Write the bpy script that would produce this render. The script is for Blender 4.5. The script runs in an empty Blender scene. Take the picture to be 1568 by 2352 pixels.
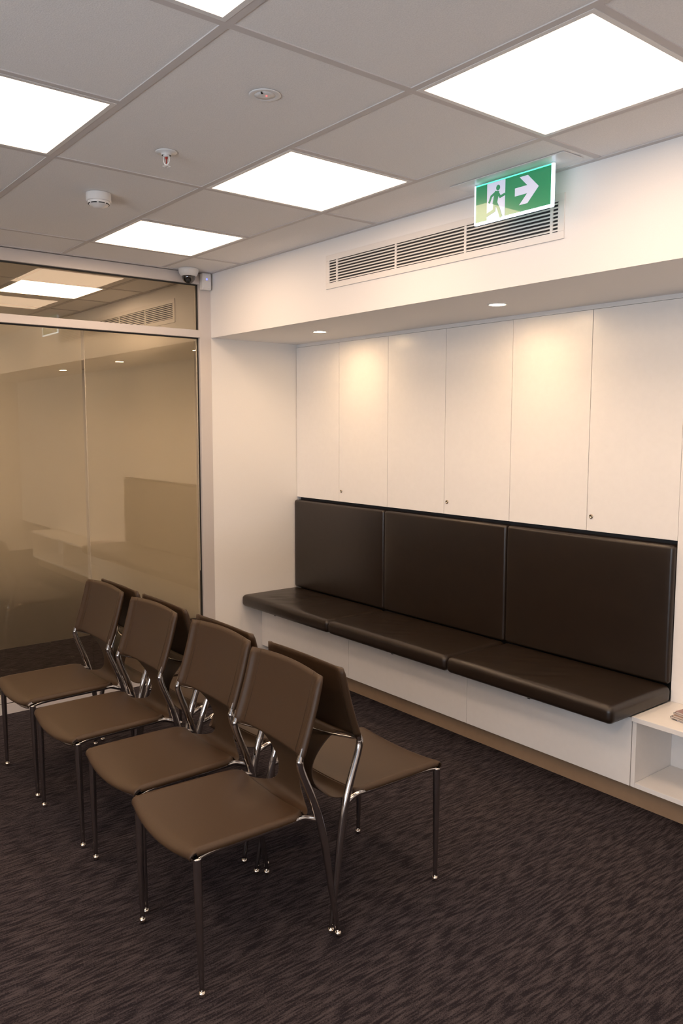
import bpy, bmesh, math, random
from mathutils import Vector, Matrix
random.seed(7)
SC = bpy.context.scene
COL = SC.collection
PI = math.pi

# ------------------------------------------------------------ camera
cd = bpy.data.cameras.new('camera')
cam = bpy.data.objects.new('camera', cd); COL.objects.link(cam)
cd.sensor_fit = 'HORIZONTAL'; cd.sensor_width = 36.0
cd.lens = 1848.51 / 1568 * 36.0
cd.clip_start = 0.05
R_ = Vector((0.62496918, 0.78064829, 0.00132993))
U_ = Vector((-0.08285765, 0.06463976, 0.99446283))
F_ = Vector((-0.77623974, 0.62161881, -0.10508054))
m = Matrix((R_, U_, -F_)).transposed().to_4x4()
m.translation = Vector((4.5294, -2.5755, 1.5791))
cam.matrix_world = m
SC.camera = cam

# ------------------------------------------------------------ view, world, lights
SC.view_settings.view_transform = 'Standard'
SC.view_settings.look = 'None'
SC.view_settings.gamma = 1.0
SC.view_settings.exposure = 0.11
SC.view_settings.use_curve_mapping = False
W = bpy.data.worlds.new('world'); SC.world = W; W.use_nodes = True
bg = W.node_tree.nodes['Background']
bg.inputs[0].default_value = (0.55, 0.68, 1.0, 1); bg.inputs[1].default_value = 0.35

PANEL_STRENGTH = 8.0
PANEL_COLOR = (1.0, 0.70, 0.475)
DOWN_COLOR = (1.0, 0.68, 0.38)
DOWN_STRENGTH = 290.0

ar = bpy.data.lights.new('window_daylight', 'AREA'); ar.shape = 'RECTANGLE'
ar.size = 3.4; ar.size_y = 1.5; ar.energy = 215; ar.color = (0.73, 0.83, 1.0)
ao = bpy.data.objects.new('window_daylight', ar); COL.objects.link(ao)
ao.location = (4.4, -5.95, 0.95); ao.rotation_euler = (PI/2+0.95, 0, 0)   # aims +y into the room, tilted steeply up to brighten the ceiling

# ------------------------------------------------------------ dimensions
H = 2.526      # ceiling
ZB = 2.134     # underside of bulkhead
DD = 0.654     # door fronts in the alcove
XE = 6.0       # wall right of the camera
YE = -5.6      # wall behind the camera
XW = -3.3      # far wall of the neighbouring room

# ------------------------------------------------------------ materials
def mat(name, color=(0.8, 0.8, 0.8), rough=0.5, metal=0.0, spec=0.5, coat=0.0, emit=None, estr=0.0):
    M = bpy.data.materials.new(name); M.use_nodes = True
    b = M.node_tree.nodes['Principled BSDF']
    b.inputs['Base Color'].default_value = (*color, 1)
    b.inputs['Roughness'].default_value = rough
    b.inputs['Metallic'].default_value = metal
    b.inputs['Specular IOR Level'].default_value = spec
    b.inputs['Coat Weight'].default_value = coat
    b.inputs['Coat Roughness'].default_value = 0.03
    if emit:
        b.inputs['Emission Color'].default_value = (*emit, 1)
        b.inputs['Emission Strength'].default_value = estr
    return M

def N(M, t, **kw):
    n = M.node_tree.nodes.new(t)
    for k, v in kw.items():
        if k in n.inputs: n.inputs[k].default_value = v
        else: setattr(n, k, v)
    return n
def L(M, a, ao_, b, bi): M.node_tree.links.new(a.outputs[ao_], b.inputs[bi])

def noisy(M, scale, amount, bump=0.0, detail=3.0, stretch=(1, 1, 1), dist=0.001):
    """slight procedural colour variation and bump on a principled material"""
    b = M.node_tree.nodes['Principled BSDF']
    c = list(b.inputs['Base Color'].default_value)
    tc = N(M, 'ShaderNodeTexCoord'); mp = N(M, 'ShaderNodeMapping'); mp.inputs['Scale'].default_value = stretch
    nz = N(M, 'ShaderNodeTexNoise'); nz.inputs['Scale'].default_value = scale; nz.inputs['Detail'].default_value = detail
    L(M, tc, 'Object', mp, 'Vector'); L(M, mp, 'Vector', nz, 'Vector')
    cr = N(M, 'ShaderNodeValToRGB')
    cr.color_ramp.elements[0].position = 0.3; cr.color_ramp.elements[1].position = 0.7
    cr.color_ramp.elements[0].color = (*[x*(1-amount) for x in c[:3]], 1)
    cr.color_ramp.elements[1].color = (*[min(1, x*(1+amount)) for x in c[:3]], 1)
    L(M, nz, 'Fac', cr, 'Fac'); L(M, cr, 'Color', b, 'Base Color')
    if bump:
        bp = N(M, 'ShaderNodeBump'); bp.inputs['Strength'].default_value = bump; bp.inputs['Distance'].default_value = dist
        L(M, nz, 'Fac', bp, 'Height'); L(M, bp, 'Normal', b, 'Normal')
    return M

m_wall = noisy(mat('painted_plaster', (0.87, 0.85, 0.83), 0.6), 220, 0.01, 0.05)
m_cup = noisy(mat('satin_laminate', (0.86, 0.83, 0.80), 0.28, spec=0.35), 40, 0.01)
m_base = noisy(mat('white_laminate', (0.78, 0.76, 0.74), 0.42, spec=0.35), 40, 0.01)
m_kick = noisy(mat('brown_laminate', (0.30, 0.20, 0.125), 0.45), 30, 0.04)
m_frame = mat('pale_painted_aluminium', (0.66, 0.62, 0.60), 0.42, 0.2)
m_gasket = mat('black_rubber', (0.012, 0.012, 0.011), 0.6)
m_dark = mat('dark_duct_and_shadow_gap', (0.02, 0.021, 0.024), 0.7)
m_plastic = mat('white_plastic', (0.80, 0.79, 0.78), 0.35)
m_tbar = mat('ceiling_grid_paint', (0.66, 0.62, 0.60), 0.6)
m_vent = mat('vent_paint', (0.80, 0.77, 0.74), 0.4)
m_chrome = mat('chrome', (0.52, 0.50, 0.49), 0.10, 1.0)
m_foot = mat('polished_foot', (0.86, 0.78, 0.68), 0.12, 1.0)
m_nickel = mat('nickel', (0.55, 0.48, 0.38), 0.25, 1.0)
m_tile = noisy(mat('mineral_fibre_tile', (0.90, 0.88, 0.86), 0.85), 260, 0.05, 0.35, dist=0.002)
m_leather_chair = noisy(mat('brown_hide', (0.042, 0.0225, 0.0105), 0.47, spec=0.38), 300, 0.10, 0.12, dist=0.0006)
m_leather_bench = noisy(mat('dark_brown_vinyl', (0.0150, 0.0088, 0.0052), 0.34, spec=0.55), 14, 0.10, 0.25, detail=2, dist=0.004)
m_led = mat('led_panel', (0.9, 0.9, 0.9), 0.5, emit=PANEL_COLOR, estr=PANEL_STRENGTH)
m_down = mat('downlight_lens', (0.9, 0.9, 0.9), 0.5, emit=DOWN_COLOR, estr=DOWN_STRENGTH)
m_red = mat('red_bulb', (0.35, 0.02, 0.01), 0.15)
m_ledred = mat('red_led', (0.6, 0.05, 0.05), 0.3, emit=(1, 0.12, 0.12), estr=2.0)
m_ledblue = mat('blue_led', (0.1, 0.1, 0.7), 0.3, emit=(0.12, 0.16, 1), estr=3.0)
m_smoked = mat('smoked_dome', (0.02, 0.015, 0.012), 0.06, spec=0.8, coat=0.5)
m_black = mat('matt_black', (0.01, 0.01, 0.01), 0.6)

def carpet_material():
    M = mat('striped_loop_carpet', (0.04, 0.03, 0.03), 0.95, spec=0.1)
    b = M.node_tree.nodes['Principled BSDF']
    tc = N(M, 'ShaderNodeTexCoord')
    def streak(sx, sy, det):
        mp = N(M, 'ShaderNodeMapping'); mp.inputs['Rotation'].default_value = (0, 0, math.radians(7.5))
        mp.inputs['Scale'].default_value = (sx, sy, 1)
        nz = N(M, 'ShaderNodeTexNoise'); nz.inputs['Scale'].default_value = 1; nz.inputs['Detail'].default_value = det
        L(M, tc, 'Object', mp, 'Vector'); L(M, mp, 'Vector', nz, 'Vector'); return nz
    a = streak(125, 13, 2.0); c = streak(380, 190, 1.0); d = streak(2.2, 1.1, 2.0)
    r1 = N(M, 'ShaderNodeValToRGB'); e = r1.color_ramp.elements
    e[0].position = 0.40; e[0].color = (0.0150, 0.0124, 0.0158, 1)
    e[1].position = 0.63; e[1].color = (0.066, 0.057, 0.062, 1)
    mx = N(M, 'ShaderNodeMath', operation='MULTIPLY_ADD'); mx.inputs[1].default_value = 0.42
    L(M, c, 'Fac', mx, 0)
    ad = N(M, 'ShaderNodeMath', operation='MULTIPLY_ADD'); ad.inputs[1].default_value = 0.72; ad.inputs[2].default_value = -0.09
    L(M, a, 'Fac', ad, 0); L(M, ad, 'Value', mx, 2)
    L(M, mx, 'Value', r1, 'Fac')
    tint = N(M, 'ShaderNodeMix', data_type='RGBA'); tint.blend_type = 'MULTIPLY'
    r2 = N(M, 'ShaderNodeValToRGB'); r2.color_ramp.elements[0].color = (0.80, 0.82, 0.92, 1); r2.color_ramp.elements[1].color = (1.15, 1.08, 1.0, 1)
    L(M, d, 'Fac', r2, 'Fac'); tint.inputs['Factor'].default_value = 1
    L(M, r1, 'Color', tint, 6); L(M, r2, 'Color', tint, 7); L(M, tint, 2, b, 'Base Color')
    bp = N(M, 'ShaderNodeBump'); bp.inputs['Strength'].default_value = 0.6; bp.inputs['Distance'].default_value = 0.003
    L(M, mx, 'Value', bp, 'Height'); L(M, bp, 'Normal', b, 'Normal')
    return M
m_carpet = carpet_material()

def clear_glass(name, tint):
    M = bpy.data.materials.new(name); M.use_nodes = True
    nt = M.node_tree; nt.nodes.remove(nt.nodes['Principled BSDF'])
    out = nt.nodes['Material Output']
    tr = N(M, 'ShaderNodeBsdfTransparent'); tr.inputs['Color'].default_value = (*tint, 1)
    gl = N(M, 'ShaderNodeBsdfGlossy'); gl.inputs['Roughness'].default_value = 0.0
    fr = N(M, 'ShaderNodeFresnel'); fr.inputs['IOR'].default_value = 1.5
    mx = N(M, 'ShaderNodeMixShader'); L(M, fr, 'Fac', mx, 'Fac'); L(M, tr, 'BSDF', mx, 1); L(M, gl, 'BSDF', mx, 2)
    L(M, mx, 'Shader', out, 'Surface'); return M
m_glass = clear_glass('clear_glass', (0.965, 0.945, 0.89))
m_acrylic = clear_glass('clear_acrylic', (0.96, 0.99, 0.98))

def frosted_film():
    """translucent film behind the glass: blurs what is beyond, with a diffuse veil"""
    M = bpy.data.materials.new('frosted_film'); M.use_nodes = True
    nt = M.node_tree; nt.nodes.remove(nt.nodes['Principled BSDF']); out = nt.nodes['Material Output']
    rf = N(M, 'ShaderNodeBsdfRefraction'); rf.inputs['IOR'].default_value = 1.15
    rf.inputs['Roughness'].default_value = 0.7; rf.inputs['Color'].default_value = (0.97, 0.93, 0.84, 1)
    df = N(M, 'ShaderNodeBsdfDiffuse'); df.inputs['Color'].default_value = (0.74, 0.69, 0.58, 1)
    tl = N(M, 'ShaderNodeBsdfTranslucent'); tl.inputs['Color'].default_value = (0.85, 0.80, 0.68, 1)
    m1 = N(M, 'ShaderNodeMixShader'); m1.inputs['Fac'].default_value = 0.5
    L(M, df, 'BSDF', m1, 1); L(M, tl, 'BSDF', m1, 2)
    m2 = N(M, 'ShaderNodeMixShader'); m2.inputs['Fac'].default_value = 0.20
    L(M, rf, 'BSDF', m2, 1); L(M, m1, 'Shader', m2, 2)
    gs = N(M, 'ShaderNodeBsdfGlossy'); gs.inputs['Roughness'].default_value = 0.0; gs.inputs['Color'].default_value = (1.0, 0.95, 0.82, 1)
    m3 = N(M, 'ShaderNodeMixShader'); m3.inputs['Fac'].default_value = 0.11
    L(M, m2, 'Shader', m3, 1); L(M, gs, 'BSDF', m3, 2)
    L(M, m3, 'Shader', out, 'Surface'); return M
m_film = frosted_film()

# ------------------------------------------------------------ mesh helpers
def new_obj(name, bm, material, parent=None, smooth=False, loc=None, rot=None, bevel=0.0, seg=2):
    me = bpy.data.meshes.new(name)
    bmesh.ops.recalc_face_normals(bm, faces=bm.faces[:]) if bm.faces else None
    bm.to_mesh(me); bm.free()
    mats = material if isinstance(material, (list, tuple)) else [material]
    for q in mats: me.materials.append(q)
    if smooth:
        for p in me.polygons: p.use_smooth = True
    o = bpy.data.objects.new(name, me); COL.objects.link(o)
    if parent: o.parent = parent
    if loc: o.location = loc
    if rot: o.rotation_euler = rot
    if bevel:
        b = o.modifiers.new('bevel', 'BEVEL'); b.width = bevel; b.segments = seg; b.limit_method = 'ANGLE'
    return o

def box(bm, x0, x1, y0, y1, z0, z1, mi=0):
    vs = [bm.verts.new(p) for p in ((x0,y0,z0),(x1,y0,z0),(x1,y1,z0),(x0,y1,z0),(x0,y0,z1),(x1,y0,z1),(x1,y1,z1),(x0,y1,z1))]
    for f in ((0,3,2,1),(4,5,6,7),(0,1,5,4),(1,2,6,5),(2,3,7,6),(3,0,4,7)):
        fc = bm.faces.new([vs[i] for i in f]); fc.material_index = mi
    return vs

def boxo(name, b, material, parent=None, bevel=0.0, loc=None):
    bm = bmesh.new(); box(bm, *b); return new_obj(name, bm, material, parent, bevel=bevel, loc=loc)

def smooth_path(pts, n=8):
    """Catmull-Rom through (x,y,z,r)"""
    P = [Vector(p) if len(p) == 3 else Vector(p) for p in pts]
    out = []
    for i in range(len(P)-1):
        p0 = P[max(i-1, 0)]; p1 = P[i]; p2 = P[i+1]; p3 = P[min(i+2, len(P)-1)]
        for k in range(n):
            t = k/n
            out.append(0.5*((2*p1)+(p2-p0)*t+(2*p0-5*p1+4*p2-p3)*t*t+(3*p1-p0-3*p2+p3)*t**3))
    out.append(P[-1]); return out

def tube(bm, pts, radii, seg=12, caps=True, squash=None):
    """tube along pts; radii per point; squash=(a,b) scales the two section axes"""
    pts = [Vector(p) for p in pts]
    if not isinstance(radii, (list, tuple)): radii = [radii]*len(pts)
    rings = []
    t0 = (pts[1]-pts[0]).normalized()
    nrm = Vector((1, 0, 0)) if abs(t0.x) < 0.9 else Vector((0, 1, 0))
    nrm = (nrm - t0*nrm.dot(t0)).normalized()
    for i, p in enumerate(pts):
        a = pts[max(i-1, 0)]; b = pts[min(i+1, len(pts)-1)]
        t = (b-a).normalized(); nrm = (nrm - t*nrm.dot(t)).normalized(); bi = t.cross(nrm)
        sa, sb = squash if squash else (1, 1)
        rings.append([bm.verts.new(p+(nrm*math.cos(2*PI*k/seg)*sa+bi*math.sin(2*PI*k/seg)*sb)*radii[i]) for k in range(seg)])
    for a, b in zip(rings, rings[1:]):
        for k in range(seg):
            bm.faces.new((a[k], a[(k+1) % seg], b[(k+1) % seg], b[k]))
    if caps:
        bm.faces.new(list(reversed(rings[0]))); bm.faces.new(rings[-1])

def lathe(bm, prof, seg=40, c=(0, 0, 0)):
    """revolve (r,z) about Z"""
    rings = []
    for r, z in prof:
        if r < 1e-6: rings.append([bm.verts.new((c[0], c[1], c[2]+z))])
        else: rings.append([bm.verts.new((c[0]+r*math.cos(2*PI*k/seg), c[1]+r*math.sin(2*PI*k/seg), c[2]+z)) for k in range(seg)])
    for a, b in zip(rings, rings[1:]):
        for k in range(seg):
            k2 = (k+1) % seg
            if len(a) == 1 and len(b) == 1: continue
            if len(a) == 1: bm.faces.new((a[0], b[k2], b[k]))
            elif len(b) == 1: bm.faces.new((a[k], a[k2], b[0]))
            else: bm.faces.new((a[k], a[k2], b[k2], b[k]))

def empty(name, loc=(0, 0, 0), rz=0.0):
    o = bpy.data.objects.new(name, None); COL.objects.link(o)
    o.location = loc; o.rotation_euler = (0, 0, rz); o.empty_display_size = 0.1
    return o
def tag(o, label, cat, group=None):
    o['label'] = label; o['category'] = cat
    if group: o['group'] = group
    return o
def struct(o, label=None):
    o['kind'] = 'structure'
    if label: o['label'] = label
    return o

def copy_tree(o, parent=None):
    c = o.copy(); COL.objects.link(c)
    if parent: c.parent = parent
    for ch in list(o.children): copy_tree(ch, c)
    return c

# ============================================================ STRUCTURE
struct(boxo('floor', (XW, XE, YE, 1.1, -0.06, 0.0), m_carpet), 'dark aubergine striped loop carpet')

# ceiling: tiles with a slightly recessed face between T-bars (the fittings' cells are left open)
XL = [-4.2] + [0.387+0.6*k for k in range(-7, 10)] + [6.0]
YL = [0.0, -0.33, -0.93, -1.53, -2.13, -2.73, -3.33, -3.93, -4.53, -5.13, -5.6]
LIGHTS = []
for y0 in (-0.93, -2.13, -3.33, -4.53):
    for k in (0, 2, 4, 6):
        LIGHTS.append((0.387+0.6*k, y0))
ADJ = [(-1.513, -0.88), (-1.513, -2.08), (-2.713, -2.08), (-1.513, -3.28), (-2.713, -3.28)]
def has_light(x, y):
    return any(abs(x-a) < 0.02 and abs(y-b) < 0.02 for a, b in LIGHTS)
ceil = bmesh.new()
box(ceil, XW, XE, YE, 1.1, H+0.05, H+0.09)
new_ceiling = new_obj('ceiling', ceil, m_tile)
struct(new_ceiling, 'suspended ceiling of pale mineral fibre tiles')
bm = bmesh.new()
# tile faces
def in_any(x, y):
    for a, b in LIGHTS:
        if a < x < a+0.6 and b < y < b+0.6: return True
    for a, b in ADJ:
        if a < x < a+0.6 and b < y < b+0.6: return True
    return False
ylist = sorted(set(YL + [-0.88, -0.28, -2.08, -1.48, -3.28, -2.68]))
xlist = sorted(set([round(v, 4) for v in XL if XW <= v <= XE] + [-1.513, -0.913, -2.713, -2.113]))
for i in range(len(xlist)-1):
    for j in range(len(ylist)-1):
        x0, x1, y0, y1 = xlist[i], xlist[i+1], ylist[j], ylist[j+1]
        if not in_any((x0+x1)/2, (y0+y1)/2): box(bm, x0, x1, y0, y1, H+0.0015, H+0.045)
o = new_obj('ceiling_tiles', bm, m_tile, new_ceiling)
# T-bars
bm = bmesh.new()
tw = 0.012
ROWJ = {  # x joints present in each row (y0): every 0.6 beside fittings, else every 1.2
}
for y in YL[1:-1]: box(bm, 0.0, XE, y-tw, y+tw, H-0.0015, H+0.012)
rows = list(zip(YL[1:], YL[:-1]))
for j, (y0, y1) in enumerate(rows):
    for k in range(-1, 10):
        x = 0.387+0.6*k
        if not (0.05 < x < XE): continue
        lightrow = j in (1, 3, 5, 7)
        if lightrow or k % 2 == 0:
            box(bm, x-tw, x+tw, y0+tw, y1-tw, H-0.0015, H+0.012)
box(bm, 0.0, XE, -0.022, 0.0, H-0.003, H+0.012)      # wall angles
box(bm, 0.0, 0.02, YE, 0, H-0.003, H+0.012)
box(bm, XW, 0.0, -0.022, 0.0, H-0.003, H+0.012)
for y in (-0.88, -0.28, -1.48, -2.08): box(bm, XW, -0.05, y-tw, y+tw, H-0.0015, H+0.012)
for x in (-0.913, -1.513, -2.113, -2.713): box(bm, x-tw, x+tw, -2.08, -0.022, H-0.0015, H+0.012)
new_obj('ceiling_grid', bm, m_tbar, new_ceiling)['label'] = 'pale grey ceiling T-bars'

# walls
bm = bmesh.new()
box(bm, 0.0, XE, 0.0, 0.10, ZB, H)               # bulkhead face
box(bm, 0.0, XE, 0.10, 1.1, ZB, ZB+0.04)         # its soffit
struct(new_obj('wall_bulkhead', bm, m_wall), 'white plaster bulkhead over the bench alcove')
struct(boxo('wall_back', (-0.1, XE, 1.0, 1.1, 0, ZB), m_wall))
bm = bmesh.new(); box(bm, -0.10, 0.0, 0.0, 1.0, 0, ZB)
struct(new_obj('wall_alcove_side', bm, m_wall), 'white end wall of the bench alcove')
struct(boxo('wall_right', (XE, XE+0.1, YE, 1.1, 0, H+0.09), m_wall))
bm = bmesh.new()
box(bm, XW, 2.6, YE-0.1, YE, 0, H+0.09); box(bm, 2.6, 6.1, YE-0.1, YE, 0, 0.75); box(bm, 2.6, 6.1, YE-0.1, YE, 2.35, H+0.09)
struct(new_obj('wall_rear', bm, m_wall))
struct(boxo('wall_far', (XW-0.1, XW, YE, 1.1, 0, H+0.09), m_wall))
m_tan = mat('tan_laminate', (0.87, 0.83, 0.76), 0.6)
bm = bmesh.new(); box(bm, XW, -0.10, 0.0, 0.10, ZB, H); box(bm, XW, -0.10, 0.10, 1.1, ZB, ZB+0.04); box(bm, XW, -0.10, 0.65, 0.70, 0, ZB, 1)
struct(new_obj('wall_adjoining', bm, [m_wall, m_tan]), 'white wall of the room beyond the glass')
# window behind the camera
w2 = empty('window_2', (0, 0, 0)); struct(w2)
bm = bmesh.new()
for x in (2.6, 3.75, 4.9, 6.04): box(bm, x, x+0.05, YE-0.08, YE-0.03, 0.75, 2.35)
box(bm, 2.6, 6.1, YE-0.08, YE-0.03, 0.75, 0.80); box(bm, 2.6, 6.1, YE-0.08, YE-0.03, 2.30, 2.35)
new_obj('window_frame', bm, m_frame, w2)
boxo('window_pane', (2.6, 6.1, YE-0.06, YE-0.054, 0.78, 2.32), m_glass, w2)

# kick board under bench and shelf
struct(boxo('trim_1', (0.0, 4.7, 0.41, 0.43, 0.0, 0.10), m_kick), 'brown toe kick under the bench')

# ------------------------------------------------------------ glazed partition (x = 0)
w1 = empty('window_1', (0, 0, 0)); struct(w1, 'frosted glass partition in pale aluminium frame')
GX = -0.030
bm = bmesh.new()
box(bm, -0.06, 0.0, -0.080, 0.0, 0.0, H-0.005)               # end mullion
new_obj('mullion', bm, m_frame, w1, bevel=0.0015)
boxo('top_rail', (-0.06, 0.0, YE, -0.080, 2.455, H-0.005), m_frame, w1, bevel=0.0015)
boxo('transom', (-0.06, 0.006, YE, -0.080, 2.130, 2.176), m_frame, w1, bevel=0.0015)
bm = bmesh.new()
box(bm, -0.06, 0.022, YE, -0.080, 0.0, 0.056)
box(bm, -0.06, 0.012, YE, -0.080, 0.056, 0.062, 1)
box(bm, -0.06, 0.018, YE, -0.080, 0.062, 0.090)
new_obj('bottom_rail', bm, [m_frame, m_gasket], w1)
bm = bmesh.new()
g = 0.006
for (z0, z1) in ((0.090, 2.130), (2.176, 2.455)):
    box(bm, GX-0.006, GX+0.010, -0.080-g, -0.080, z0, z1)
    box(bm, GX-0.006, GX+0.010, YE, -0.080, z1-g, z1)
new_obj('gasket', bm, m_gasket, w1)
EDG = [-0.086, -0.806, -1.95, -3.1, -4.25, YE]
for a, b in zip(EDG, EDG[1:]):
    boxo('glass_pane', (GX-0.005, GX+0.005, b+0.0015, a-0.0015, 0.088, 2.126), m_glass, w1)
    bm = bmesh.new()
    vs = [bm.verts.new(p) for p in ((GX-0.0062, b+0.002, 0.352), (GX-0.0062, a-0.016, 0.352), (GX-0.0062, a-0.016, 2.126), (GX-0.0062, b+0.002, 2.126))]
    bm.faces.new(vs)
    o = new_obj('frosted_film', bm, m_film, w1); o['label'] = 'frosted film on the glass'
boxo('clerestory_pane', (GX-0.005, GX+0.005, YE, -0.086, 2.176, 2.450), m_glass, w1)

# ============================================================ CEILING LIGHTS
def make_panel():
    t = empty('led_panel_light')
    bm = bmesh.new()      # thin frame around the diffuser, cell origin at its corner
    a, b, c, d = 0.0105, 0.5895, 0.0262, 0.5738
    z0, z1 = H-0.0025, H+0.03
    box(bm, a, b, a, c, z0, z1); box(bm, a, b, d, b, z0, z1); box(bm, a, c, c, d, z0, z1); box(bm, d, b, c, d, z0, z1)
    new_obj('frame', bm, m_plastic, t)
    boxo('diffuser', (c, d, c, d, H-0.001, H+0.02), m_led, t)
    return t
pl0 = make_panel()
labels = {
 (2, 0): 'square LED ceiling panel above the exit sign, largest in view',
 (1, 0): 'square LED ceiling panel in the middle of the ceiling, left of the exit sign',
 (0, 0): 'square LED ceiling panel nearest the dome camera and the corner',
 (1, 1): 'square LED ceiling panel cut by the left edge of the photo',
 (2, 1): 'square LED ceiling panel whose corner shows at the top edge of the photo',
}
first = True
for j, y0 in enumerate((-0.93, -2.13, -3.33, -4.53)):
    for i, k in enumerate((0, 2, 4, 6, 8)):
        x0 = 0.387+0.6*k
        if (x0, y0) not in [(a, b) for a, b in LIGHTS]: continue
        o = pl0 if first else copy_tree(pl0); first = False
        o.location = (x0, y0, 0)
        tag(o, labels.get((i, j), 'LED ceiling panel, %s, %s from the glass partition' % (('row along bulkhead', 'second row from bulkhead', 'third row from bulkhead', 'row nearest rear window')[j], ('first', 'second', 'third', 'fourth', 'fifth')[i])), 'ceiling light', 'square LED ceiling panels')
o = copy_tree(pl0); o.location = (-1.513, -0.88, 0)
tag(o, 'square LED ceiling panel of the next room, seen through the clear glass above the transom', 'ceiling light', 'square LED ceiling panels')
for x, y, w_ in ((-1.513, -2.08, 'near row, close to the partition'), (-2.713, -2.08, 'near row, by its far wall'), (-1.513, -3.28, 'far row, close to the partition'), (-2.713, -3.28, 'far row, by its far wall')):  # added unseen panels, there to brighten the frosted glass from behind
    o = copy_tree(pl0); o.location = (x, y, 0)
    tag(o, 'added unseen LED ceiling panel brightening the next room, ' + w_, 'ceiling light', 'square LED ceiling panels')

def make_downlight():
    t = empty('recessed_downlight')
    bm = bmesh.new(); lathe(bm, [(0.034, 0.0), (0.036, -0.003), (0.045, -0.003), (0.048, 0.0)], 40)
    new_obj('trim_ring', bm, m_plastic, t, smooth=True)
    bm = bmesh.new(); lathe(bm, [(0.0, -0.0015), (0.035, -0.0015), (0.035, 0.004), (0.0, 0.004)], 40)
    new_obj('lens', bm, m_down, t)
    return t
dl = make_downlight()
for i, (x, y, lb) in enumerate(((0.701, 0.325, 'small round recessed downlight at the left end of the bulkhead underside'),
                          (2.055, 0.312, 'small round recessed downlight below the vent, right of the other one'),
                          (3.41, 0.312, 'small round recessed downlight over the magazine shelf, outside the photo'))):
    o = dl if i == 0 else copy_tree(dl)
    o.location = (x, y, ZB); tag(o, lb, 'downlight', 'recessed downlights under the bulkhead')

for x, y, w_ in ((-2.96, -1.20, 'nearer the bulkhead'), (-2.96, -2.10, 'farther from the bulkhead')):  # added unseen lamps that brighten the far wall behind the frosted glass
    o = copy_tree(dl); o.location = (x, y, H); tag(o, 'added unseen downlight brightening the far wall of the next room, ' + w_, 'downlight', 'added downlights brightening the next room')

# ============================================================ CUPBOARDS
DX = [0.003, 0.470, 0.936, 1.407, 1.868, 2.328, 2.779]
cup_lb = ['white two-door wall cupboard at the left end above the bench',
          'white two-door wall cupboard in the middle above the bench',
          'white two-door wall cupboard at the right end above the bench']
for c in range(3):
    x0, x1 = DX[2*c], DX[2*c+2]
    t = empty('wall_cupboard', ((x0+x1)/2, 0.84, 1.10)); tag(t, cup_lb[c], 'cupboard', 'wall cupboards above the bench')
    ox, oy, oz = t.location
    boxo('body', (x0-ox, x1-ox, DD+0.022-oy, 0.985-oy, 0.0, 2.117-oz), m_base, t)
    for d in range(2):
        a, b = DX[2*c+d], DX[2*c+d+1]
        dr = boxo('door', (a+0.0015-ox, b-0.0015-ox, DD-oy, DD+0.019-oy, 0.0, 2.112-oz), m_cup, t, bevel=0.0008)
        if d == 1:
            bm = bmesh.new(); lathe(bm, [(0, 0), (0.0095, 0.0), (0.0105, -0.002), (0.0105, -0.004), (0.008, -0.006), (0.0045, -0.005), (0.004, -0.003), (0, -0.003)], 24)
            new_obj('lock', bm, m_nickel, dr, smooth=True, loc=(a+0.025-ox, DD-oy, 1.167-oz), rot=(-PI/2, 0, 0))['label'] = 'round nickel cam lock'
struct(boxo('trim_2', (0.0, XE, DD+0.004, DD+0.02, 2.114, ZB), m_base), 'white filler strip above the cupboard doors')
# white panelling right of the cupboards, down to the shelf
struct(boxo('wall_panelling', (2.7800, XE, DD-0.001, DD+0.02, 0.385, 2.112), m_cup), 'white panelling right of the cupboards')
struct(boxo('wall_bench_back', (0.0, 2.7825, 0.690, 0.705, 0.40, 1.10), m_dark), 'backing behind the back cushions, darkened for the shadow gap')  # near-black colour stands in for the shade in the gap above the cushions

# ============================================================ BENCH
t = empty('built_in_bench', (1.39, 0.5, 0.0)); tag(t, 'white built-in bench base running along the alcove under the brown cushions', 'bench')
ox, oy = 1.39, 0.5
BX = [0.002, 0.936, 1.872, 2.779]
for a, b in zip(BX, BX[1:]):
    boxo('front_panel', (a+0.001-ox, b-0.001-ox, 0.357-oy, 0.376-oy, 0.101, 0.392), m_base, t, bevel=0.0008)
boxo('seat_board', (0.002-ox, 2.779-ox, 0.376-oy, 0.688-oy, 0.372, 0.392), m_base, t)

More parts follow.
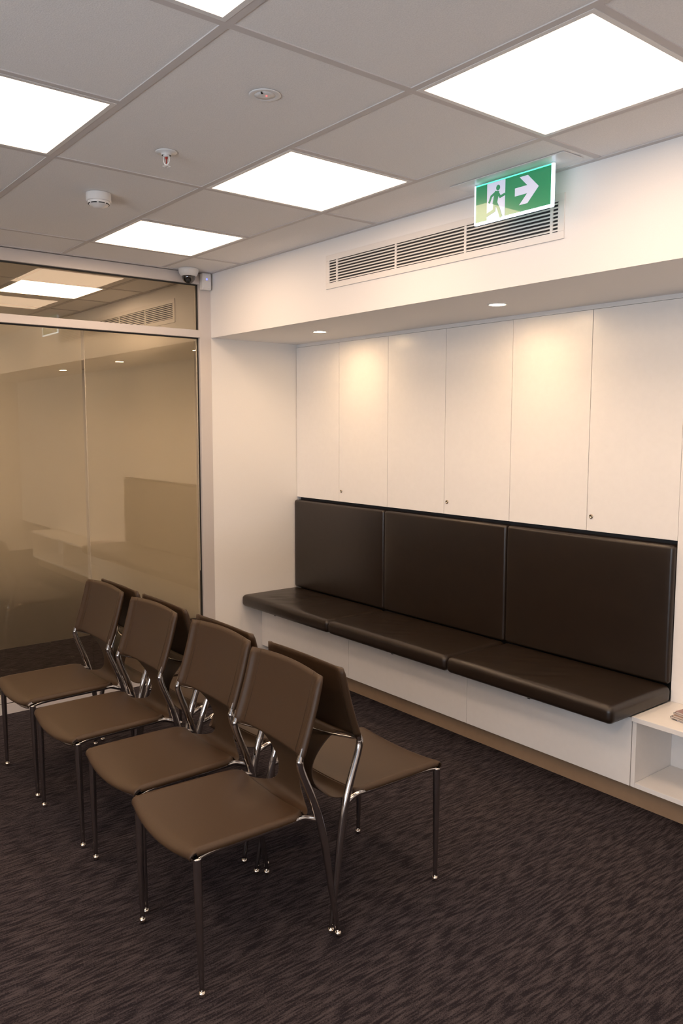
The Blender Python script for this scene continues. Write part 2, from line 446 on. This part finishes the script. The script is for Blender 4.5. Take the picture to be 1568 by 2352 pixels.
def pad(name, x0, x1, y0, y1, z0, z1, r, puff, axis, wr=0.0):
    """rounded, crowned pad from three nested coordinate lists (fine steps in the rounded edges)"""
    cx, cy, cz = (x0+x1)/2, (y0+y1)/2, (z0+z1)/2
    hx, hy, hz = (x1-x0)/2, (y1-y0)/2, (z1-z0)/2
    def coords(h, n):
        e = [h-r+r*math.sin(PI/2*k/6) for k in range(1, 7)]
        mid = [-(h-r)+2*(h-r)*k/n for k in range(n+1)]
        return [-q for q in reversed(e)] + mid + e
    X, Y, Z = coords(hx, 48), coords(hy, 24 if axis == 'z' else 2), coords(hz, 24 if axis != 'z' else 2)
    bm = bmesh.new(); cache = {}
    def vert(i, j, k):
        key = (i, j, k)
        if key in cache: return cache[key]
        P = Vector((X[i], Y[j], Z[k]))
        inner = Vector((max(-hx+r, min(hx-r, P.x)), max(-hy+r, min(hy-r, P.y)), max(-hz+r, min(hz-r, P.z))))
        d = P-inner
        if d.length > 1e-9:
            m_ = max(abs(d.x), abs(d.y), abs(d.z))
            # cube-to-sphere projection keeps the surface on radius r
            P = inner + d.normalized()*r*(m_/r if m_ < r-1e-7 else 1.0)
        u, v_, w = P.x/hx, P.y/hy, P.z/hz
        if axis == 'z' and P.z > 0:
            P.z += puff*(1-abs(u)**6)*(1-abs(v_)**4)
            if wr:
                f = wr*(1-u*u)*(1-v_*v_)
                from mathutils import noise
                w_ = noise.noise(Vector((P.x*22-P.y*26, P.x*2.5+P.y*3.5, wr*900)))
                P.z += 1.6*f*(-abs(w_)*(1.0 if u < 0.2 else 0.35)) + 0.8*f*noise.noise(Vector((P.x*5, P.y*7, 3.1)))
        if axis == 'y' and P.y < 0:
            P.y -= puff*(1-abs(u)**6)*(1-abs(w)**6)
        cache[key] = bm.verts.new(P); return cache[key]
    nx, ny, nz = len(X)-1, len(Y)-1, len(Z)-1
    for i in range(nx):
        for j in range(ny):
            for k in (0, nz): bm.faces.new([vert(a, b, k) for a, b in ((i, j), (i+1, j), (i+1, j+1), (i, j+1))])
    for i in range(nx):
        for k in range(nz):
            for j in (0, ny): bm.faces.new([vert(a, j, c) for a, c in ((i, k), (i+1, k), (i+1, k+1), (i, k+1))])
    for j in range(ny):
        for k in range(nz):
            for i in (0, nx): bm.faces.new([vert(i, b, c) for b, c in ((j, k), (j+1, k), (j+1, k+1), (j, k+1))])
    return new_obj(name, bm, m_leather_bench, None, smooth=True, loc=(cx, cy, cz))

SX = [0.003, 0.934, 1.874, 2.786]
sl = ['brown leatherette seat cushion at the left end of the bench, wrinkled on top',
      'brown leatherette seat cushion in the middle of the bench',
      'brown leatherette seat cushion at the right end of the bench, beside the magazine shelf']
bl = ['brown leatherette back cushion at the left end against the wall',
      'brown leatherette back cushion in the middle of the bench back',
      'brown leatherette back cushion at the right end of the bench back']
for i in range(3):
    c = pad('seat_cushion', SX[i]+0.0006, SX[i+1]-0.0006, 0.195, 0.651, 0.394, 0.470, 0.026, 0.008, 'z', 0.008 if i == 0 else 0.004)
    tag(c, sl[i], 'cushion', 'seat cushions on the bench')
    bm = bmesh.new(); box(bm, -0.006, 0.006, -0.003, 0.003, -0.012, 0.0)
    new_obj('zip_pull', bm, m_black, c, loc=((-0.12, 0.05, 0.02)[i], -0.19, -0.036))
    b_ = pad('back_cushion', SX[i]+0.0012, min(SX[i+1], 2.779)-0.0012, 0.628, 0.688, 0.474, 1.080, 0.016, 0.005, 'y')
    tag(b_, bl[i], 'cushion', 'back cushions of the bench')

# ============================================================ MAGAZINE SHELF
t = empty('low_shelf_unit', (3.74, 0.5, 0.0)); tag(t, 'low white open shelf unit at the right end of the bench', 'shelf')
ox, oy = 3.74, 0.5
boxo('top_panel', (2.781-ox, 4.70-ox, 0.350-oy, 0.652-oy, 0.380, 0.400), m_base, t, bevel=0.0008)
boxo('bottom_panel', (2.801-ox, 4.68-ox, 0.357-oy, 0.640-oy, 0.101, 0.121), m_base, t, bevel=0.0008)
for x in (2.782, 3.731, 4.680): boxo('side_panel', (x-ox, x+0.018-ox, 0.357-oy, 0.640-oy, 0.101, 0.379), m_base, t, bevel=0.0008)
boxo('back_panel', (2.782-ox, 4.698-ox, 0.641-oy, 0.652-oy, 0.101, 0.379), m_base, t)
mg = [((0.30, 0.33, 0.42), 'magazine with blue edge, bottommost of the stack on the shelf', 0.006, 3.0, 0.024, 0.006, (0.05, 0.10, 0.28)),
      ((0.45, 0.38, 0.34), 'grey-brown magazine second from the bottom of the stack', 0.007, 8.0, 0.002, -0.004, (0.20, 0.18, 0.16)),
      ((0.48, 0.40, 0.36), 'beige magazine in the middle of the stack', 0.007, 5.0, 0.008, 0.004, (0.35, 0.22, 0.16)),
      ((0.46, 0.42, 0.38), 'pale grey magazine second from the top of the stack', 0.007, 11.0, 0.012, 0.002, (0.24, 0.22, 0.22)),
      ((0.50, 0.40, 0.34), 'pink-brown glossy magazine, topmost of the stack on the shelf', 0.008, 8.0, 0.018, 0.008, (0.30, 0.13, 0.11))]
z = 0.400
m_pages = noisy(mat('magazine_pages', (0.55, 0.48, 0.42), 0.6), 900, 0.15, stretch=(1, 1, 6))
for i, (cc, lb, th, ang, dx, dy, cov) in enumerate(mg):
    t = empty('magazine', (2.905+dx+0.14, 0.535+dy, z), math.radians(-ang)); tag(t, lb, 'magazine', 'stack of magazines on the low shelf')
    boxo('pages', (-0.139, 0.139, -0.104, 0.104, 0.0006, th-0.0006), m_pages, t)
    mcov = noisy(mat('magazine_cover', cov, 0.2, coat=0.3), 12, 0.5)
    bm = bmesh.new(); box(bm, -0.14, 0.14, -0.105, 0.105, th-0.0006, th); box(bm, -0.14, 0.14, -0.105, 0.105, 0, 0.0006); box(bm, -0.1405, -0.1395, -0.105, 0.105, 0, th)
    new_obj('cover', bm, mcov, t)
    z += th

# ============================================================ AIR VENT (two: this room, next room)
def make_vent(x0, x1, z0, z1, bars, label):
    cx = (x0+x1)/2; t = empty('air_vent', (cx, 0, z0)); tag(t, label, 'air vent')
    bw = 0.028
    X0, X1, Z1 = x0-cx, x1-cx, z1-z0
    bm = bmesh.new()
    for (a, b, c, d) in ((X0, X1, 0, bw), (X0, X1, Z1-bw, Z1), (X0, X0+bw, bw, Z1-bw), (X1-bw, X1, bw, Z1-bw)):
        box(bm, a, b, -0.006, 0.0, c, d)
    new_obj('frame', bm, m_vent, t, bevel=0.001)
    bm = bmesh.new()
    n = 8
    for k in range(n):
        zc = bw+(Z1-2*bw)*(k+0.5)/n
        a, b = X0+bw, X1-bw
        vs = [bm.verts.new(p) for p in ((a, -0.0045, zc-0.0035), (b, -0.0045, zc-0.0035), (b, -0.0045, zc+0.002), (a, -0.0045, zc+0.002),
                                        (a, -0.0008, zc-0.0015), (b, -0.0008, zc-0.0015), (b, -0.0008, zc+0.004), (a, -0.0008, zc+0.004))]
        for f in ((0,3,2,1),(4,5,6,7),(0,1,5,4),(1,2,6,5),(2,3,7,6),(3,0,4,7)): bm.faces.new([vs[i] for i in f])
    new_obj('blades', bm, m_vent, t)
    for xb in bars: boxo('mullion', (xb-cx-0.006, xb-cx+0.006, -0.005, -0.0004, bw, Z1-bw), m_vent, t)
    boxo('duct', (X0+bw-0.002, X1-bw+0.002, -0.0004, 0.0, bw-0.002, Z1-bw+0.002), m_dark, t)
    return t
make_vent(1.190, 2.638, 2.278, 2.444, (1.279, 1.714, 2.144, 2.580), 'long white slotted air vent on the bulkhead beside the exit sign')
make_vent(-1.92, -0.475, 2.278, 2.436, (-0.93, -1.38), 'slotted air vent of the next room, seen through the clear glass above the transom')

# ============================================================ EXIT SIGN
t = empty('exit_sign', (2.488, -0.12, H)); tag(t, 'green illuminated running-man exit sign with arrow hanging in front of the vent', 'exit sign')
sx, sz = 2.488, H
boxo('mounting_plate', (2.215-sx, 2.755-sx, -0.055, 0.055, -0.0035, 0.0), m_plastic, t, bevel=0.002)
x0, x1, z0, z1 = 2.3035-sx, 2.6745-sx, 2.367-sz, -0.010
bl_ = boxo('acrylic_blade', (x0, x1, -0.004, 0.004, z0, 0.0-0.0035), m_acrylic, t)
m_green = mat('sign_green', (0.02, 0.22, 0.10), 0.25, emit=(0.022, 0.23, 0.10), estr=0.5, coat=1.0)
m_white = mat('sign_white', (0.7, 0.7, 0.75), 0.25, emit=(0.52, 0.57, 0.85), estr=0.45, coat=1.0)
m_edge = mat('lit_acrylic_edge', (0.8, 0.9, 1), 0.2, emit=(0.66, 0.82, 1.0), estr=2.4)
m_edgeg = mat('lit_green_edge', (0.1, 0.8, 0.5), 0.2, emit=(0.10, 0.80, 0.45), estr=1.6)
boxo('green_panel', (x0+0.006, x1-0.010, -0.0052, -0.0041, z0+0.008, z1-0.004), m_green, t)
bm = bmesh.new()
box(bm, x0-0.001, x0+0.005, -0.0058, 0.0045, z0, z1); box(bm, x1-0.008, x1+0.001, -0.0058, 0.0045, z0, z1)
box(bm, x0, x1, -0.0058, 0.0045, z0-0.001, z0+0.008)
new_obj('glowing_edge', bm, m_edge, t)['label'] = 'glowing white edge'
boxo('glowing_top_edge', (x0+0.006, x1-0.010, -0.0058, -0.004, z1-0.005, z1-0.0005), m_edgeg, t)
def flat(bm, pts, y0=-0.0062, y1=-0.0053):
    a = [bm.verts.new((p[0], y0, p[1])) for p in pts]; b = [bm.verts.new((p[0], y1, p[1])) for p in pts]
    bm.faces.new(a); bm.faces.new(list(reversed(b)))
    for i in range(len(pts)):
        j = (i+1) % len(pts); bm.faces.new((a[i], a[j], b[j], b[i]))
# white doorway and arrow
bm = bmesh.new()
flat(bm, [(2.367-sx, z0+0.008), (2.456-sx, z0+0.008), (2.456-sx, z1-0.006), (2.367-sx, z1-0.006)])
new_obj('doorway_symbol', bm, m_white, t)
bm = bmesh.new()
zc = 2.450-sz
flat(bm, [(p[0]-sx, zc+p[1]) for p in ((2.503, -0.0145), (2.560, -0.0145), (2.524, -0.050), (2.562, -0.050), (2.612, 0.0), (2.562, 0.050), (2.524, 0.050), (2.560, 0.0145), (2.503, 0.0145))])
new_obj('arrow_symbol', bm, m_white, t)
# running figure
bm = bmesh.new()
LY = [0.0]
def limb(pts, r):
    # flat ribbon limb of width 2r
    for (ax, az), (bx, bz) in zip(pts, pts[1:]):
        LY[0] -= 0.00006; d = Vector((bx-ax, bz-az)); n = Vector((-d.y, d.x)).normalized()*r; e = d.normalized()*r*0.6
        flat(bm, [(ax-e.x+n.x, az-e.y+n.y), (ax-e.x-n.x, az-e.y-n.y), (bx+e.x-n.x, bz+e.y-n.y), (bx+e.x+n.x, bz+e.y+n.y)], -0.0070+LY[0], -0.0062)
fx, fz = 2.412-sx, z0
flat(bm, [(2.422-sx+0.0095*math.cos(a*PI/8), fz+0.119+0.0105*math.sin(a*PI/8)) for a in range(16)], -0.0070, -0.0062)
limb([(fx+0.004, fz+0.101), (fx-0.004, fz+0.068)], 0.011)                     # torso
limb([(fx+0.000, fz+0.104), (fx-0.023, fz+0.093), (fx-0.033, fz+0.072)], 0.0045)   # trailing arm
limb([(fx+0.008, fz+0.103), (fx+0.021, fz+0.083), (fx+0.042, fz+0.088)], 0.0045)   # leading arm
limb([(fx-0.006, fz+0.066), (fx-0.008, fz+0.038), (fx-0.042, fz+0.028)], 0.006)    # bent leg
limb([(fx+0.000, fz+0.066), (fx+0.014, fz+0.040), (fx+0.026, fz+0.010)], 0.006)    # straight leg
new_obj('running_figure', bm, m_green, t)

# ============================================================ CEILING AND WALL FITTINGS
# smoke detector
t = empty('smoke_detector', (1.248, -1.222, H)); tag(t, 'white cylindrical smoke detector on the ceiling', 'smoke detector')
bm = bmesh.new(); lathe(bm, [(0, 0), (0.049, 0), (0.050, -0.003), (0.050, -0.030), (0.047, -0.033), (0.044, -0.033)], 48)
new_obj('base', bm, m_plastic, t, smooth=False)
bm = bmesh.new(); lathe(bm, [(0.044, -0.033), (0.043, -0.040), (0.037, -0.047), (0.026, -0.050), (0.022, -0.055), (0.010, -0.058), (0, -0.058)], 48)
new_obj('sensing_cap', bm, m_plastic, t, smooth=True)
bm = bmesh.new()
for k in range(8):
    a0 = 2*PI*(k+0.12)/8+0.3; a1 = 2*PI*(k+0.88)/8+0.3
    pr = []
    for s in range(7):
        a = a0+(a1-a0)*s/6; pr.append((0.0408*math.cos(a), 0.0408*math.sin(a), -0.0425))
    tube(bm, pr, 0.0022, 6)
new_obj('vent_slots', bm, m_black, t)
# sprinkler
t = empty('fire_sprinkler', (1.882, -1.235, H)); tag(t, 'white pendent fire sprinkler with red bulb in the ceiling', 'sprinkler')
bm = bmesh.new(); lathe(bm, [(0.016, -0.012), (0.020, -0.004), (0.034, -0.004), (0.037, -0.001), (0.037, 0.0)], 40); new_obj('escutcheon', bm, m_plastic, t, smooth=True)
bm = bmesh.new(); lathe(bm, [(0, 0), (0.011, 0), (0.011, -0.016), (0, -0.016)], 20)
for s in (-1, 1):
    tube(bm, smooth_path([(s*0.010*0.8, s*0.010*0.6, -0.014), (s*0.0105*0.8, s*0.0105*0.6, -0.030), (s*0.006*0.8, s*0.006*0.6, -0.040), (0, 0, -0.044)], 4), 0.0024, 8)
lathe(bm, [(0, -0.040), (0.004, -0.041), (0.004, -0.049), (0, -0.049)], 14)
new_obj('yoke', bm, m_plastic, t, smooth=True)
bm = bmesh.new()
for k in range(12):
    a = 2*PI*k/12
    flatp = [(0.003*math.cos(a+0.3), 0.003*math.sin(a+0.3)), (0.014*math.cos(a-0.16), 0.014*math.sin(a-0.16)), (0.014*math.cos(a+0.16), 0.014*math.sin(a+0.16))]
    up = [bm.verts.new((p[0], p[1], -0.048)) for p in flatp]; dn = [bm.verts.new((p[0], p[1], -0.0495)) for p in flatp]
    bm.faces.new(up); bm.faces.new(list(reversed(dn)))
    for i in range(3): bm.faces.new((up[i], up[(i+1) % 3], dn[(i+1) % 3], dn[i]))
lathe(bm, [(0, -0.048), (0.005, -0.048), (0.005, -0.0495), (0, -0.0495)], 14)
new_obj('deflector', bm, m_plastic, t)
bm = bmesh.new(); lathe(bm, [(0, -0.016), (0.0055, -0.018), (0.005, -0.022), (0.0016, -0.026), (0.0016, -0.040), (0, -0.040)], 14); new_obj('glass_bulb', bm, m_red, t, smooth=True)
# flush emergency light / indicator
t = empty('emergency_light', (2.500, -1.234, H)); tag(t, 'flush round emergency light with red indicator in the ceiling', 'emergency light')
bm = bmesh.new(); lathe(bm, [(0.030, -0.001), (0.033, -0.0025), (0.043, -0.0025), (0.046, -0.001), (0.046, 0)], 48); new_obj('trim_ring', bm, m_plastic, t, smooth=True)
bm = bmesh.new(); lathe(bm, [(0, -0.0030), (0.012, -0.0030), (0.031, -0.0012), (0.031, 0)], 40); new_obj('cover', bm, m_plastic, t, smooth=True)
bm = bmesh.new(); lathe(bm, [(0, -0.006), (0.002, -0.005), (0.0024, -0.002), (0, -0.002)], 12); new_obj('indicator_light', bm, m_ledred, t, loc=(0.006, 0.002, 0))
bm = bmesh.new(); lathe(bm, [(0, -0.005), (0.0024, -0.005), (0.0024, -0.002), (0, -0.002)], 12, (0.012, -0.018, 0)); lathe(bm, [(0, -0.005), (0.0024, -0.005), (0.0024, -0.002), (0, -0.002)], 12, (0.016, -0.022, 0))
new_obj('test_holes', bm, m_black, t)
# dome camera
t = empty('dome_camera', (0.070, -0.187, H)); tag(t, 'white dome security camera with smoked lens in the ceiling corner', 'security camera')
bm = bmesh.new(); lathe(bm, [(0, 0), (0.058, 0), (0.060, -0.004), (0.0595, -0.016), (0.055, -0.030), (0.048, -0.041), (0.043, -0.045), (0.040, -0.045)], 48); new_obj('housing', bm, m_plastic, t, smooth=True)
bm = bmesh.new(); lathe(bm, [(0.042, -0.044)]+[(0.041*math.cos(a*PI/16), -0.044-0.044*math.sin(a*PI/16)) for a in range(0, 9)], 40); new_obj('smoked_dome', bm, m_smoked, t, smooth=True)
bm = bmesh.new(); tube(bm, [(0.0, 0, -0.055), (0.030, -0.022, -0.078)], [0.016, 0.013], 20); new_obj('lens', bm, m_black, t, smooth=True)
# motion sensor
t = empty('motion_sensor', (0.016, -0.045, 2.42)); tag(t, 'small white motion sensor with blue light high in the corner', 'motion sensor')
bm = bmesh.new(); box(bm, -0.014, 0.022, -0.032, 0.032, 0.0, 0.100); new_obj('housing', bm, m_plastic, t, bevel=0.006, seg=3)
bm = bmesh.new(); box(bm, 0.0215, 0.0265, -0.026, 0.026, 0.008, 0.056); new_obj('lens', bm, m_plastic, t, bevel=0.004, seg=3)
bm = bmesh.new(); lathe(bm, [(0, 0.004), (0.004, 0.002), (0.005, 0), (0, 0)], 14); new_obj('indicator_light', bm, m_ledblue, t, loc=(0.022, 0.0, 0.064), rot=(0, PI/2, 0))

# ============================================================ CHAIRS
# local frame: x across, forward = -y ; F = forward distance of the rear feet: y = 0.2325 - F
def Y(F): return 0.2325-F
def stile(s):
    """rear leg and back post centre line: foot -> seat -> back bend -> top"""
    return [(s*0.2150, Y(0.000), 0.020, 0.0074), (s*0.2110, Y(0.022), 0.150, 0.0098), (s*0.2080, Y(0.042), 0.290, 0.0118),
            (s*0.2040, Y(0.064), 0.395, 0.0126), (s*0.2010, Y(0.092), 0.480, 0.0125), (s*0.1985, Y(0.119), 0.548, 0.0120),
            (s*0.1975, Y(0.129), 0.585, 0.0114), (s*0.1970, Y(0.122), 0.612, 0.0095), (s*0.1970, Y(0.086), 0.720, 0.0060), (s*0.1970, Y(0.056), 0.825, 0.0060)]

def tube4(bm, pts4, n=6, seg=14, squash=None):
    P = smooth_path([Vector(p) for p in pts4], n)
    tube(bm, [Vector(p[:3]) for p in P], [p[3] for p in P], seg, True, squash)

def hide_surface(rows, nu, thick=0.0028, wrap=0.0):
    """rows: (F, z, halfwidth, sag_y, sag_z, bulge): a leather sheet; bulge swells it round the posts"""
    bm = bmesh.new(); A = []; B = []
    us = [math.sin(PI/2*(-1+2*k/nu))*0.55+(-1+2*k/nu)*0.45 for k in range(nu+1)]
    C = []
    for (F, z_, hw, sgy, sgz, bu) in rows:
        wf = wrap*(0.3 if F > 0.475 else 1.0)
        C.append([Vector((u*hw, Y(F)+sgy*max(0, 1-(u*hw/0.205)**2), z_+sgz*(1-u*u)-wf*max(0.0, (abs(u)-0.93)/0.07)**2)) for u in us])
    n = len(C)
    for i in range(n):
        ra, rb = [], []
        for k in range(nu+1):
            a = C[min(i+1, n-1)][k]-C[max(i-1, 0)][k]; b = C[i][min(k+1, nu)]-C[i][max(k-1, 0)]
            nn = a.cross(b).normalized(); x = abs(C[i][k].x)
            h = thick/2+rows[i][5]*0.0105*math.exp(-((x-0.1955)/0.0125)**2)
            if abs(us[k]) > 0.999: h = thick/2+rows[i][5]*0.0015
            ra.append(bm.verts.new(C[i][k]+nn*h)); rb.append(bm.verts.new(C[i][k]-nn*h))
        A.append(ra); B.append(rb)
    for i in range(n-1):
        for k in range(nu):
            bm.faces.new((A[i][k], A[i][k+1], A[i+1][k+1], A[i+1][k])); bm.faces.new((B[i][k], B[i+1][k], B[i+1][k+1], B[i][k+1]))
    for k in range(nu):
        bm.faces.new((A[0][k], B[0][k], B[0][k+1], A[0][k+1])); bm.faces.new((A[n-1][k], A[n-1][k+1], B[n-1][k+1], B[n-1][k]))
    for i in range(n-1):
        bm.faces.new((A[i][0], A[i+1][0], B[i+1][0], B[i][0])); bm.faces.new((A[i][nu], B[i][nu], B[i+1][nu], A[i+1][nu]))
    return bm

def interp(rows, n):
    P = [list(r) for r in rows]; out = []
    for i in range(len(P)-1):
        p0 = P[max(i-1, 0)]; p1 = P[i]; p2 = P[i+1]; p3 = P[min(i+2, len(P)-1)]
        for k in range(n):
            t = k/n
            out.append([0.5*((2*b)+(c-a)*t+(2*a-5*b+4*c-d)*t*t+(3*b-a-3*c+d)*t**3) for a, b, c, d in zip(p0, p1, p2, p3)])
    out.append(P[-1]); return out

def make_chair():
    t = empty('leather_chair')
    # seat: sling between the side rails, front edge bowed and rolled down
    rows = [(0.484, 0.404, 0.1985, -0.018, -0.016, 0), (0.491, 0.411, 0.2040, -0.018, -0.018, 0), (0.490, 0.421, 0.2080, -0.015, -0.020, 0), (0.480, 0.4295, 0.2105, -0.010, -0.019, 0), (0.460, 0.4335, 0.212, -0.006, -0.016, 0),
            (0.40, 0.434, 0.2125, -0.002, -0.012, 0), (0.30, 0.434, 0.2120, 0, -0.012, 0), (0.20, 0.434, 0.210, 0, -0.012, 0),
            (0.150, 0.4335, 0.206, 0, -0.011, 0), (0.130, 0.432, 0.199, 0, -0.010, 0), (0.114, 0.429, 0.186, 0, -0.009, 0)]
    bm = hide_surface(interp(rows, 3), 40, wrap=0.017)
    new_obj('seat', bm, m_leather_chair, t, smooth=True)
    # backrest: hourglass tongue rising from behind the seat into the wide back panel
    SG = 0.012
    rows = [(0.114, 0.4285, 0.184, 0, -0.009, 0), (0.106, 0.416, 0.180, 0, -0.008, 0), (0.094, 0.405, 0.172, 0, -0.006, 0), (0.078, 0.399, 0.158, 0, -0.003, 0), (0.062, 0.399, 0.138, 0, 0, 0), (0.052, 0.406, 0.112, 0, 0, 0),
            (0.045, 0.420, 0.084, 0.002, 0, 0), (0.042, 0.445, 0.066, 0.002, 0, 0), (0.044, 0.485, 0.063, 0.002, 0, 0), (0.056, 0.530, 0.078, 0.004, 0, 0),
            (0.078, 0.570, 0.094, 0.006, 0, 0), (0.098, 0.592, 0.105, 0.009, 0, 0), (0.109, 0.602, 0.118, SG, 0, 0)]
    r1 = interp(rows, 3)
    rows2 = [(0.1235, 0.6045, 0.2100, SG, 0, 1.0)]
    for k in range(1, 15):
        q = k/14; zz = 0.6045+(0.838-0.6045)*q
        hw = 0.2100 if k < 14 else 0.2075
        rows2.append((0.1235-0.070*q-0.004*math.sin(PI*q), zz, hw, SG, 0.010*q*q, 1.0 if k < 13 else (0.9 if k == 13 else 0.35)))
    rows2.insert(1, (0.1222, 0.609, 0.2100, SG, 0, 1.0))
    bm = hide_surface(r1+rows2, 44)
    new_obj('backrest', bm, m_leather_chair, t, smooth=True)
    # stitched hems on the back panel
    bk = [c for c in t.children if c.name.startswith('backrest')][0]
    for s in (-1, 1):
        pts = []
        for k in range(9):
            q = k/8; u = 0.155/0.2100; sg = (1-u*u)
            pts.append((s*0.155, Y(0.1235-0.070*q-0.004*math.sin(PI*q))+SG*sg-0.0020, 0.608+(0.836-0.608)*q+0.010*q*q*sg))
        bm = bmesh.new(); tube(bm, pts, 0.0009, 6)
        new_obj('stitching', bm, m_leather_chair, bk)
    for s in (-1, 1):
        bm = bmesh.new(); tube4(bm, stile(s))
        lg = new_obj('leg', bm, m_chrome, t, smooth=True); lg['label'] = 'curved rear leg rising into the back post'
        bm = bmesh.new(); lathe(bm, [(0, 0.0)]+[(0.0108*math.sin(a*PI/10), 0.0105-0.0105*math.cos(a*PI/10)) for a in range(1, 10)]+[(0, 0.021)], 18, (s*0.2150, Y(0.0), 0.0))
        new_obj('foot', bm, m_foot, lg, smooth=True)['label'] = 'polished ball foot'
        bm = bmesh.new(); tube4(bm, [(s*0.2100, Y(0.465), 0.020, 0.0072), (s*0.2085, Y(0.467), 0.15, 0.0096), (s*0.2065, Y(0.469), 0.30, 0.0118), (s*0.2050, Y(0.470), 0.398, 0.0124), (s*0.2048, Y(0.470), 0.406, 0.0116)], 6)
        lg = new_obj('leg', bm, m_chrome, t, smooth=True)
        bm = bmesh.new(); lathe(bm, [(0, 0.0)]+[(0.0108*math.sin(a*PI/10), 0.0105-0.0105*math.cos(a*PI/10)) for a in range(1, 10)]+[(0, 0.021)], 18, (s*0.2100, Y(0.465), 0.0))
        new_obj('foot', bm, m_foot, lg, smooth=True)['label'] = 'polished ball foot'
        bm = bmesh.new()
        tube4(bm, [(s*0.2045, Y(0.470), 0.402, 0.0070), (s*0.2030, Y(0.45), 0.4085, 0.0072), (s*0.201, Y(0.40), 0.4125, 0.0075), (s*0.201, Y(0.25), 0.4135, 0.0078), (s*0.1995, Y(0.160), 0.4145, 0.0082),
                   (s*0.196, Y(0.125), 0.414, 0.0085), (s*0.1935, Y(0.100), 0.406, 0.0086), (s*0.197, Y(0.078), 0.398, 0.0086), (s*0.202, Y(0.066), 0.395, 0.0086)], 6)
        new_obj('side_rail', bm, m_chrome, t, smooth=True)
    bm = bmesh.new(); tube4(bm, [(-0.203, Y(0.469), 0.400, 0.0065), (-0.12, Y(0.473), 0.378, 0.0065), (0, Y(0.475), 0.369, 0.0065), (0.12, Y(0.473), 0.378, 0.0065), (0.203, Y(0.469), 0.400, 0.0065)], 6)
    new_obj('front_rail', bm, m_chrome, t, smooth=True)
    bm = bmesh.new(); tube4(bm, [(-0.196, Y(0.124), 0.598, 0.0042), (-0.17, Y(0.116), 0.594, 0.0042), (-0.08, Y(0.080), 0.592, 0.0042), (0, Y(0.066), 0.592, 0.0042), (0.08, Y(0.080), 0.592, 0.0042), (0.17, Y(0.116), 0.594, 0.0042), (0.196, Y(0.124), 0.598, 0.0042)], 6)
    new_obj('back_rod', bm, m_chrome, t, smooth=True)
    bm = bmesh.new(); tube4(bm, [(-0.196, Y(0.10), 0.405, 0.006), (0, Y(0.112), 0.392, 0.006), (0.196, Y(0.10), 0.405, 0.006)], 6)
    new_obj('rear_rail', bm, m_chrome, t, smooth=True)
    return t

chair = make_chair()
CH = [  # x, y, rotation deg, label
 (2.4600, -1.332, -2.4, 'brown leather chair nearest the camera, at the right end of the front row'),
 (1.992, -1.293, 0.0, 'second brown leather chair from the right end of the front row'),
 (1.457, -1.300, 0.6, 'third brown leather chair from the right end of the front row'),
 (0.934, -1.296, 0.4, 'farthest brown leather chair of the front row, beside the frosted glass'),
 (2.443, -0.884, 180.0, 'brown leather chair facing the bench, nearest of the rear row, its seat in plain view'),
 (1.925, -0.882, 180.3, 'second brown leather chair from the right end of the rear row facing the bench'),
 (1.428, -0.882, 179.5, 'third brown leather chair from the right end of the rear row, mostly hidden'),
 (0.965, -0.882, 180.0, 'farthest brown leather chair of the rear row facing the bench, mostly hidden'),
]
for i, (x, y, r, lb) in enumerate(CH):
    o = chair if i == 0 else copy_tree(chair)
    o.location = (x, y, 0); o.rotation_euler = (0, 0, math.radians(r))
    tag(o, lb, 'chair', 'leather chairs standing back to back in two rows')
